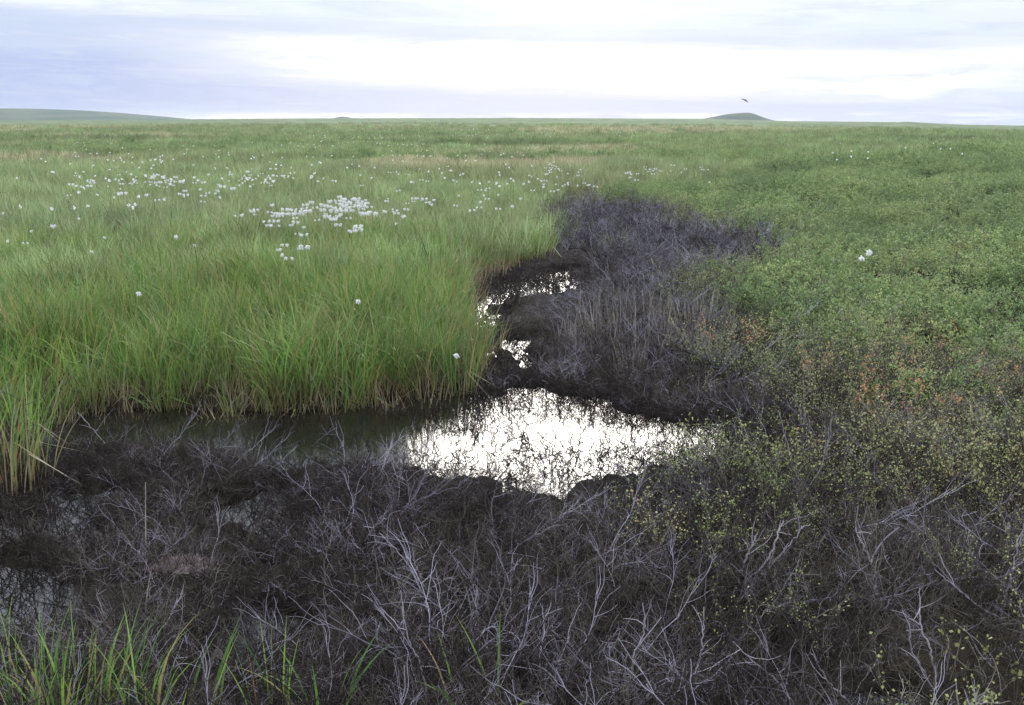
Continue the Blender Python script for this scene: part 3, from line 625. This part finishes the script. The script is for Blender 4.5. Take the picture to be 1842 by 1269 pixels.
# the rest, far off, as one mass
a = Acc()
for n, x0, x1, y0, y1 in ((70, 520, 1000, 241, 254), (30, 540, 800, 252, 268), (18, 1100, 1170, 243, 250), (110, 130, 580, 262, 345), (70, 540, 960, 262, 345), (30, 20, 300, 290, 400), (16, 1450, 1750, 250, 330)):
    for _ in range(n):
        x, y = G(random.uniform(x0, x1), random.uniform(y0, y1), .5); zz = float(H(np.array([x]), np.array([y]))[0]) + .52; d_ = math.hypot(x, y)
        c = np.array([x, y, zz]); s = .022 + .00022 * d_
        for _q in range(10):
            d = rng.normal(0, 1, 3); d /= np.linalg.norm(d); w = np.cross(d, rng.normal(0, 1, 3)); w /= np.linalg.norm(w); a.add([c, c + d * s * .6 + w * s * .4, c + d * s, c + d * s * .6 - w * s * .4], [[0, 1, 2, 3]], (.5, .5, .5))
        tube(a, [c - (0, 0, .45), c], .002, .5, 3, 1)
tag(link('distant_cotton_grass', a.mesh('distant_cotton_grass', [m_cot, m_stem])), 'faint white specks of far-off cotton grass below the skyline', kind='stuff')

# ------------------------------------------------------------------ single branches, stalks, clumps
def smooth_path(P, n):
    P = np.asarray(P, float); m_ = len(P)
    if m_ == 2: P = np.vstack([P[0], (P[0] + P[1]) / 2 + rng.normal(0, .004, 3), P[1]]); m_ = 3
    tt = np.linspace(0, m_ - 1, n); Q = np.empty((n, 3)); E = np.vstack([2 * P[0] - P[1], P, 2 * P[-1] - P[-2]])
    for i, u in enumerate(tt):
        k = min(int(u), m_ - 2); f = u - k; a, b, c, d = E[k], E[k + 1], E[k + 2], E[k + 3]
        Q[i] = .5 * ((2 * b) + (c - a) * f + (2 * a - 5 * b + 4 * c - d) * f * f + (3 * b - a - 3 * c + d) * f ** 3)
    return Q
def place_line(pts, sink=True, depth=None, lift=.10, ddep=0.0):
    """first point stands on the ground; the others keep about its distance"""
    x, y = G(*pts[0], .05)
    P = []
    y0 = y if depth is None else depth
    for i, (px, py) in enumerate(pts):
        yy = y0 + ddep * i / max(1, len(pts) - 1); v = at_depth(px, py, yy); P.append((v.x, v.y, v.z))
    return np.array(P)
def branch(pts, r, label, forks=(), group='bare dead branches in the foreground tangle', twigs=4, ddep=0.0, m=None, cat='branch', name='dead_branch'):
    P = smooth_path(place_line(pts, ddep=ddep), 22)
    P[1:-1] += rng.normal(0, .0004 if name == 'straw_stalk' else .0018, P[1:-1].shape)
    root = P[0].copy(); root[2] = float(H(P[:1, 0], P[:1, 1])[0]); P = np.vstack([root + (0, 0, -.03), P]) - root
    r *= .85; a = Acc(); tube(a, P, np.linspace(r, r * .45, len(P)), rng.random(), 6)
    m = m or M_pale
    o = link(name, a.mesh(name, [m], True)); o.location = root; tag(o, label, cat, group)
    for f in forks:
        Q = smooth_path(place_line(f, depth=root[1] + .02), 14); j = np.argmin(np.linalg.norm(P + root - Q[0], axis=1)); Q[0] = P[j] + root
        b_ = Acc(); tube(b_, Q - root, np.linspace(r * .75, r * .35, len(Q)), rng.random(), 6); link('fork', b_.mesh('fork', [m], True), o)
    b_ = Acc()
    for _ in range(twigs):
        j = rng.integers(5, len(P) - 3); d = P[j + 1] - P[j]; d = d / np.linalg.norm(d) + rng.normal(0, .6, 3); Q = wander(P[j], d, rng.uniform(.04, .12), 5, .2)
        tube(b_, Q, np.linspace(r * .45, r * .22, 6), rng.random(), 4)
    if twigs: link('side_twigs', b_.mesh('side_twigs', [m], True), o)
    return o
branch([(1325, 1048), (1341, 1008), (1351, 985), (1362, 960)], .0052, 'thick pale upright branch, leftmost of the fanned bundle right of the middle foreground')
branch([(1351, 1050), (1387, 995), (1400, 959), (1409, 937)], .0045, 'pale straight branch leaning right in the middle of the fanned bundle', ddep=.05)
branch([(1405, 985), (1397, 952), (1379, 921)], .0042, 'short whitish branch leaning left across the top of the fanned bundle', twigs=1)
branch([(1361, 1053), (1397, 1005), (1427, 972), (1440, 952), (1458, 944)], .0038, 'long thin pale branch leaning far right out of the fanned bundle', ddep=.08)
branch([(1578, 1035), (1552, 982), (1539, 949)], .0050, 'stout pale branch leaning left with one fork, right of the fanned bundle', forks=([(1566, 1008), (1590, 972), (1618, 948)],))
branch([(1268, 926), (1268, 903), (1277, 857)], .0030, 'thin pale upright twig just below the right end of the bright pool')
branch([(1800, 1110), (1818, 1035), (1846, 936)], .0040, 'tall pale branch leaning right at the right edge of the foreground')
branch([(1803, 1114), (1757, 1088), (1717, 1055), (1681, 1025)], .0036, 'long grey branch slanting down to the right near the right edge')
branch([(1684, 1213), (1671, 1163), (1655, 1120), (1655, 1058)], .0036, 'tall upright grey branch in the lower right thicket')
branch([(848, 956), (943, 988), (1020, 1009), (1102, 1005), (1150, 998)], .0036, 'long whitish branch lying in a shallow sag across the middle foreground', ddep=.15)
branch([(1035, 942), (1095, 959), (1144, 982), (1190, 994)], .0034, 'pale branch lying slanted just under the bright pool', ddep=.1)
branch([(920, 1060), (925, 1023), (943, 998)], .0030, 'short bright curved twig under the left end of the sagging branch')
branch([(1137, 1231), (1140, 1178), (1158, 1139), (1156, 1085)], .0034, 'tall wavy pale branch in the lower middle', forks=([(1150, 1160), (1175, 1130), (1190, 1110)],))
branch([(1248, 1235), (1262, 1168), (1266, 1092)], .0034, 'tall straight pale branch right of the wavy one in the lower middle')
branch([(975, 1224), (971, 1185), (978, 1132), (975, 1090)], .0030, 'thin pale upright branch left of the lower middle')
branch([(773, 1269), (756, 1196), (735, 1150), (722, 1092)], .0034, 'long grey branch leaning left near the bottom edge, left of the middle')
branch([(1179, 1272), (1232, 1235), (1257, 1196)], .0034, 'pale branch slanting up to the right at the bottom edge')
branch([(749, 1037), (720, 998), (682, 959)], .0030, 'grey branch slanting up to the left below the dark pool')
branch([(886, 952), (884, 913), (893, 876)], .0028, 'thin upright twig under the left part of the bright pool', twigs=2)
branch([(742, 930), (735, 885), (731, 850)], .0028, 'tall thin twig where the dark pool turns bright', twigs=2)
branch([(1176, 968), (1183, 910)], .0028, 'short straight twig below the right half of the bright pool', twigs=2)
branch([(826, 1220), (823, 1150), (830, 1104)], .0026, 'slender brownish twig standing left of the lower middle', m=M_twig_brown)
branch([(996, 1238), (1006, 1189), (1026, 1141)], .0030, 'pale twig leaning slightly right in the lower middle')
branch([(1532, 1270), (1486, 1220), (1457, 1173)], .0040, 'thick grey branch slanting up left from the bottom edge on the right')
branch([(1427, 1264), (1394, 1223), (1351, 1187), (1318, 1154)], .0034, 'long thin grey branch slanting up left, left of the thick one at the bottom')
branch([(1688, 1268), (1668, 1220), (1640, 1167), (1635, 1105)], .0034, 'long curved grey branch rising from the bottom edge in the right corner')
branch([(1275, 1248), (1374, 1206), (1466, 1137)], .0030, 'thin dark branch lying low and slanting up right at the bottom', m=M_twig_brown)
branch([(1470, 880), (1440, 870), (1400, 738)], .0024, 'thin pale stem crossing the dark bank right of the pool', twigs=2)
branch([(460, 836), (470, 800), (487, 742)], .0022, 'thin grey stem standing out of the dark pool with a bent tip', twigs=1)
branch([(190, 800), (165, 770), (140, 742)], .0024, 'thin grey twig leaning left out of the dark pool at the left', forks=([(172, 778), (190, 752), (205, 735)],), twigs=2)
for q, (px, y0, y1, lab) in enumerate(((1044, 590, 512, 'leftmost tall straw stalk behind the bright pool'), (1115, 612, 518, 'second straw stalk from the left behind the bright pool'), (1127, 602, 508, 'tallest straw stalk of the bare stand behind the pool'), (1143, 625, 514, 'straight straw stalk in the middle of the bare stand'),
                                       (1157, 606, 520, 'thin straw stalk just right of the middle of the bare stand'), (1170, 625, 530, 'straw stalk right of the middle in the bare stand'), (1205, 622, 545, 'short straw stalk near the right end of the bare stand'), (1240, 606, 540, 'rightmost leaning straw stalk of the bare stand'))):
    branch([(px, y0), (px + random.uniform(-4, 4), (y0 + y1) / 2), (px + random.uniform(-6, 9), y1)], .0030, lab, group='bare straw stalks behind the bright pool', twigs=0, m=M_straw, cat='stalk', name='straw_stalk')
branch([(263, 1012), (262, 940), (262, 868)], .0030, 'lone pale stalk standing straight up in the left foreground', group='lone stalks', twigs=0, m=M_straw, cat='stalk', name='straw_stalk')
branch([(262, 1100), (266, 1060), (272, 1026)], .0026, 'short greenish stalk leaning right below the tall lone stalk', group='lone stalks', twigs=0, m=M_straw, cat='stalk', name='straw_stalk')

def clump(px, py, rad, n, L, label, W=(.005, .009), lean=.15, curl=(.2, 1.2), m=None, deadf=.1, name='grass_clump', cat='grass clump', asp=1.0):
    x, y = G(px, py, .05); z = float(H(np.array([x]), np.array([y]))[0]); a = Acc(); b_ = Acc()
    for _ in range(n):
        th = rng.random() * 6.283; q = rad * math.sqrt(rng.random()); dd = rng.random() < deadf; tgt = b_ if dd else a
        blade(tgt, (q * math.cos(th) * asp, q * math.sin(th), -.03), th + rng.normal(0, .7), rng.uniform(*L), rng.uniform(*W), abs(rng.normal(lean, .1)), rng.uniform(*curl), rng.random(), 7, 0, rng.uniform(1.8, 2.4) if dd and rng.random() < .5 else 0)
    r = bpy.data.objects.new(name, None); r.empty_display_size = .05; C.objects.link(r); r.location = (x, y, max(z, -.02)); tag(r, label, cat, 'separate grass clumps')
    link('green_blades', a.mesh('green_blades', [m or M_sedge]), r)
    if b_.n: link('dry_blades', b_.mesh('dry_blades', [M_dead]), r)
clump(15, 860, .17, 90, (.30, .55), 'tall green and straw grass clump at the left edge beside the dark pool', deadf=.35)
clump(40, 800, .10, 40, (.28, .5), 'green grass clump leaning over the left corner of the dark pool', deadf=.25)
clump(862, 668, .035, 16, (.22, .36), 'small bright grass tuft standing alone right of the sedge corner', W=(.005, .009), lean=.05, curl=(.05, .5))
clump(825, 690, .10, 46, (.30, .46), 'green sedge clump at the right corner of the sedge bank', lean=.08, curl=(.1, .7))
clump(40, 1290, .24, 230, (.16, .30), 'dense bright green grass clump in the bottom left corner', W=(.003, .006), deadf=.05, asp=1.5)
clump(130, 1300, .10, 46, (.14, .28), 'smaller green grass clump right beside the bottom left corner clump', deadf=.1)
clump(490, 1285, .05, 16, (.2, .33), 'narrow green grass tuft at the bottom edge, left of the middle', W=(.003, .006), lean=.08, curl=(.05, .5))
clump(345, 1300, .10, 14, (.18, .3), 'thin scattered green blades at the bottom edge between two clumps', lean=.3)
clump(250, 1330, .06, 7, (.28, .42), 'few long arching blue-green blades at the bottom left', W=(.004, .007), lean=.12, curl=(.9, 1.6), deadf=0)
clump(865, 1300, .08, 10, (.18, .28), 'sparse yellowish green blades at the bottom edge near the middle', lean=.35, deadf=.3)
clump(1110, 450, .18, 40, (.2, .34), 'yellow-green grass tuft inside the dark dead patch', deadf=.2)
clump(590, 1290, .05, 9, (.2, .3), 'few teal blades leaning left at the bottom edge', lean=.35, deadf=0)

# leafy sprigs
def sprig(px, py, label, h=.3, n=4, ml=None, ls=.013, rad=.05, leaves=3):
    x, y = G(px, py, .08); z = float(H(np.array([x]), np.array([y]))[0]); a = Acc(); 
    shrub_into(a, n, rad, (h * .7, h), .0022, (.05, .55), .12, .3, leaves, ls, .01, 4, .3)
    V, F, Cc, Mx = np.vstack(a.V), np.vstack(a.F), np.vstack(a.C), np.concatenate(a.M)
    r = bpy.data.objects.new('dwarf_birch', None); r.empty_display_size = .05; C.objects.link(r); r.location = (x, y, z)
    for k, nm, mm_ in ((0, 'branches', M_twig_brown), (1, 'leaves', ml or M_leaf_yellow)):
        link(nm, mesh_np(nm, V, F[Mx == k], Cc, [mm_]), r)
    tag(r, label, 'shrub', 'dwarf birch sprigs on the right')
for px, py, lab, h in ((1475, 870, 'yellow-green leafy sprig at the foot of the bank right of the bright pool', .30), (1398, 830, 'thin leafy sprig nearest the right end of the bright pool', .26), (1445, 720, 'small yellow sprig at the top of the dark bank', .22), (1560, 830, 'tall yellow-green sprig in the middle of the right heath', .32),
                       (1640, 800, 'bushy pale green sprig right of the middle heath sprig', .32), (1720, 830, 'yellow sprig in the dense leafy part near the right edge', .30), (1800, 860, 'leafy sprig close to the right edge above the grey thicket', .32), (1765, 930, 'yellow leafed sprig lowest along the right edge', .30),
                       (1660, 700, 'small leafy sprig on the rise among rusty leaves', .26), (1530, 710, 'short sprig among rusty leaves left on the rise', .24), (1780, 720, 'sprig among rusty leaves at the right edge of the rise', .28), (1262, 1062, 'tiny yellow-green leaf tuft alone in the dead tangle', .09),
                       (1710, 1185, 'small pale leafed sprig in the bottom right thicket', .16), (1540, 900, 'thin yellow sprig just above the stout forked branch', .22), (1830, 1240, 'leafy sprig at the bottom right corner', .26)):
    sprig(px, py, lab, h)
m_rust = leaf_mat('rusty_leaf', [(0, (.32, .24, .09)), (.4, (.48, .29, .13)), (.75, (.52, .24, .13)), (1, (.40, .13, .09))])
for px, py, lab in ((1460, 680, 'rust-red leafed shrub at the top left of the right heath'), (1600, 690, 'orange-brown leafed shrub in the middle of the rise'), (1690, 650, 'tall orange leafed shrub on the rise'), (1760, 700, 'orange and yellow leafed shrub right on the rise'), (1550, 740, 'small red leafed shrub in front of the rise'), (1300, 640, 'small red stemmed shrub behind the dark bank'), (1640, 770, 'rusty shrub in front of the pale green sprig')):
    sprig(px, py, lab, .30, 7, m_rust, .013, .12, 3)
# white flower on the right
x, y = G(1560, 500, .3); z = float(H(np.array([x]), np.array([y]))[0])
r = bpy.data.objects.new('white_flower', None); C.objects.link(r); r.location = (x, y, z); tag(r, 'pair of small white flower heads in the green heath on the right', 'flower')
a = Acc(); tube(a, [(0, 0, 0), (.01, 0, .2), (.0, 0, .34)], .002, .5, 4); tube(a, [(0, 0, .1), (-.04, 0, .2), (-.055, 0, .30)], .002, .5, 4); link('stem', a.mesh('stem', [m_stem]), r)
for c in ((0, 0, .36), (-.055, 0, .31)):
    a = Acc(); fluff(a, c, .026); link('flower_head', a.mesh('flower_head', [m_cot]), r)

# moss hummock
m_moss, t, b, o = mat('faded_moss'); nn = noise(t, wpos(t), 38, 5, .7)
t.links.new(ramp(t, nn, [(.3, (.07, .035, .03)), (.5, (.17, .13, .12)), (.62, (.24, .21, .20)), (.72, (.26, .11, .08))]), b.inputs['Base Color']); b.inputs['Roughness'].default_value = 1
bp = N(t, 'ShaderNodeBump'); bp.inputs['Distance'].default_value = .012; t.links.new(nn, bp.inputs['Height']); t.links.new(bp.outputs[0], b.inputs['Normal'])
a = Acc(); gu, gv = np.meshgrid(np.linspace(-1, 1, 60), np.linspace(-1, 1, 60), indexing='ij'); q = np.sqrt(gu ** 2 + gv ** 2)
hz = .06 * np.clip(1 - q ** 2, 0, 1) ** .8 + fbm(gu * 5 + 9, gv * 5, 2, 3) * .03 * np.clip(1.2 - q, 0, 1) + fbm(gu * 22 + 9, gv * 22, 6, 2) * .010 - .05
ii = np.arange(59)[:, None] * 60 + np.arange(59)[None, :]; F = np.stack([ii, ii + 60, ii + 61, ii + 1], -1).reshape(-1, 4)
x, y = G(330, 1020, .05)
mo = link('moss_hummock', mesh_np('moss_hummock', np.stack([gu.ravel() * .17, gv.ravel() * .13, hz.ravel()], 1), F, None, [m_moss], smooth=True)); mo.location = (x, y, .05)
tag(mo, 'pinkish grey faded moss hummock in the left foreground beside the lone stalk', 'moss')

a = Acc()
for _ in range(1500):
    th = rng.random() * 6.283; q = math.sqrt(rng.random()); u_, v_ = q * math.cos(th), q * math.sin(th)
    blade(a, (u_ * .165, v_ * .125, .06 * (1 - q * q) ** .8 - .052), th + rng.normal(0, .8), rng.uniform(.012, .035), .0022, .2 + .8 * q, rng.uniform(.2, 1.2), rng.random(), 2)
m_shoot, t, b, o = mat('faded_moss_shoot'); r, g, k = vcol(t)
t.links.new(ramp(t, r, [(0, (.07, .045, .035)), (.4, (.17, .13, .12)), (.75, (.30, .27, .25)), (1, (.30, .11, .08))]), b.inputs['Base Color'])
link('moss_shoots', a.mesh('moss_shoots', [m_shoot]), mo)

# bird
m_bird, t, b, o = mat('grey_feather'); b.inputs['Base Color'].default_value = (.26, .26, .30, 1); b.inputs['Roughness'].default_value = .8
a = Acc(); us = np.linspace(0, 1, 11); 
tube(a, [((u - .5) * .34, 0, .02 * math.sin(u * 3)) for u in us], [.004 + .042 * math.sin(math.pi * u ** .75) ** 1.2 + (.006 if u > .8 else 0) for u in us], .5, 10)
bd = link('bird', a.mesh('bird', [m_bird], True)); v = at_depth(1341, 181.5, 55); bd.location = v; bd.rotation_euler = (R(12), R(28), R(20)); tag(bd, 'small grey bird flying above the mound on the skyline', 'bird')
for s in (-1, 1):
    w = Acc(); ch = [(-.10, .05), (-.085, .06), (-.05, .055), (0, .02)]
    le = np.array([(.02, 0, .0), (.05, s * .12, .04), (.02, s * .24, .03), (-.06, s * .36, -.01)]); te = np.array([(-.09, 0, 0), (-.08, s * .12, .035), (-.09, s * .24, .02), (-.08, s * .37, -.015)])
    V = np.empty((16, 3)); V[0:4] = le; V[4:8] = te; V[8:12] = le + (0, 0, -.008); V[12:16] = te + (0, 0, -.004)
    F = [[i, i + 1, i + 5, i + 4] for i in range(3)] + [[i + 8, i + 12, i + 13, i + 9] for i in range(3)] + [[i, i + 8, i + 9, i + 1] for i in range(3)] + [[i + 4, i + 5, i + 13, i + 12] for i in range(3)]
    w.add(V, F, (.5, .5, .5)); link('wing', w.mesh('wing', [m_bird]), bd)
tl = Acc(); tl.add([(-.15, .01, 0), (-.15, -.01, 0), (-.24, -.035, 0), (-.24, .035, 0), (-.15, .01, -.006), (-.15, -.01, -.006), (-.24, -.035, -.004), (-.24, .035, -.004)], [[0, 1, 2, 3], [4, 7, 6, 5], [0, 3, 7, 4], [1, 5, 6, 2], [3, 2, 6, 7]], (.5, .5, .5)); link('tail', tl.mesh('tail', [m_bird]), bd)

# ------------------------------------------------------------------ haze
hm = bpy.data.materials.new('haze'); hm.use_nodes = True; t = hm.node_tree; t.nodes.clear()
o = N(t, 'ShaderNodeOutputMaterial'); v = N(t, 'ShaderNodeVolumePrincipled'); v.inputs['Color'].default_value = (.80, .90, 1.0, 1); v.inputs['Density'].default_value = .00011
v.inputs['Anisotropy'].default_value = .3; t.links.new(v.outputs[0], o.inputs['Volume'])
e = 2900; zb, zt = -8.5, 32.0
V = [(sx_ * e, sy_ * e, z) for z in (zb, zt) for sx_, sy_ in ((-1, -1), (1, -1), (1, 1), (-1, 1))]
hz_ = link('haze', mesh_np('haze', V, [[3, 2, 1, 0], [4, 5, 6, 7], [0, 1, 5, 4], [1, 2, 6, 5], [2, 3, 7, 6], [3, 0, 4, 7]], None, [hm]))
tag(hz_, 'thin summer haze over the tundra', kind='stuff')
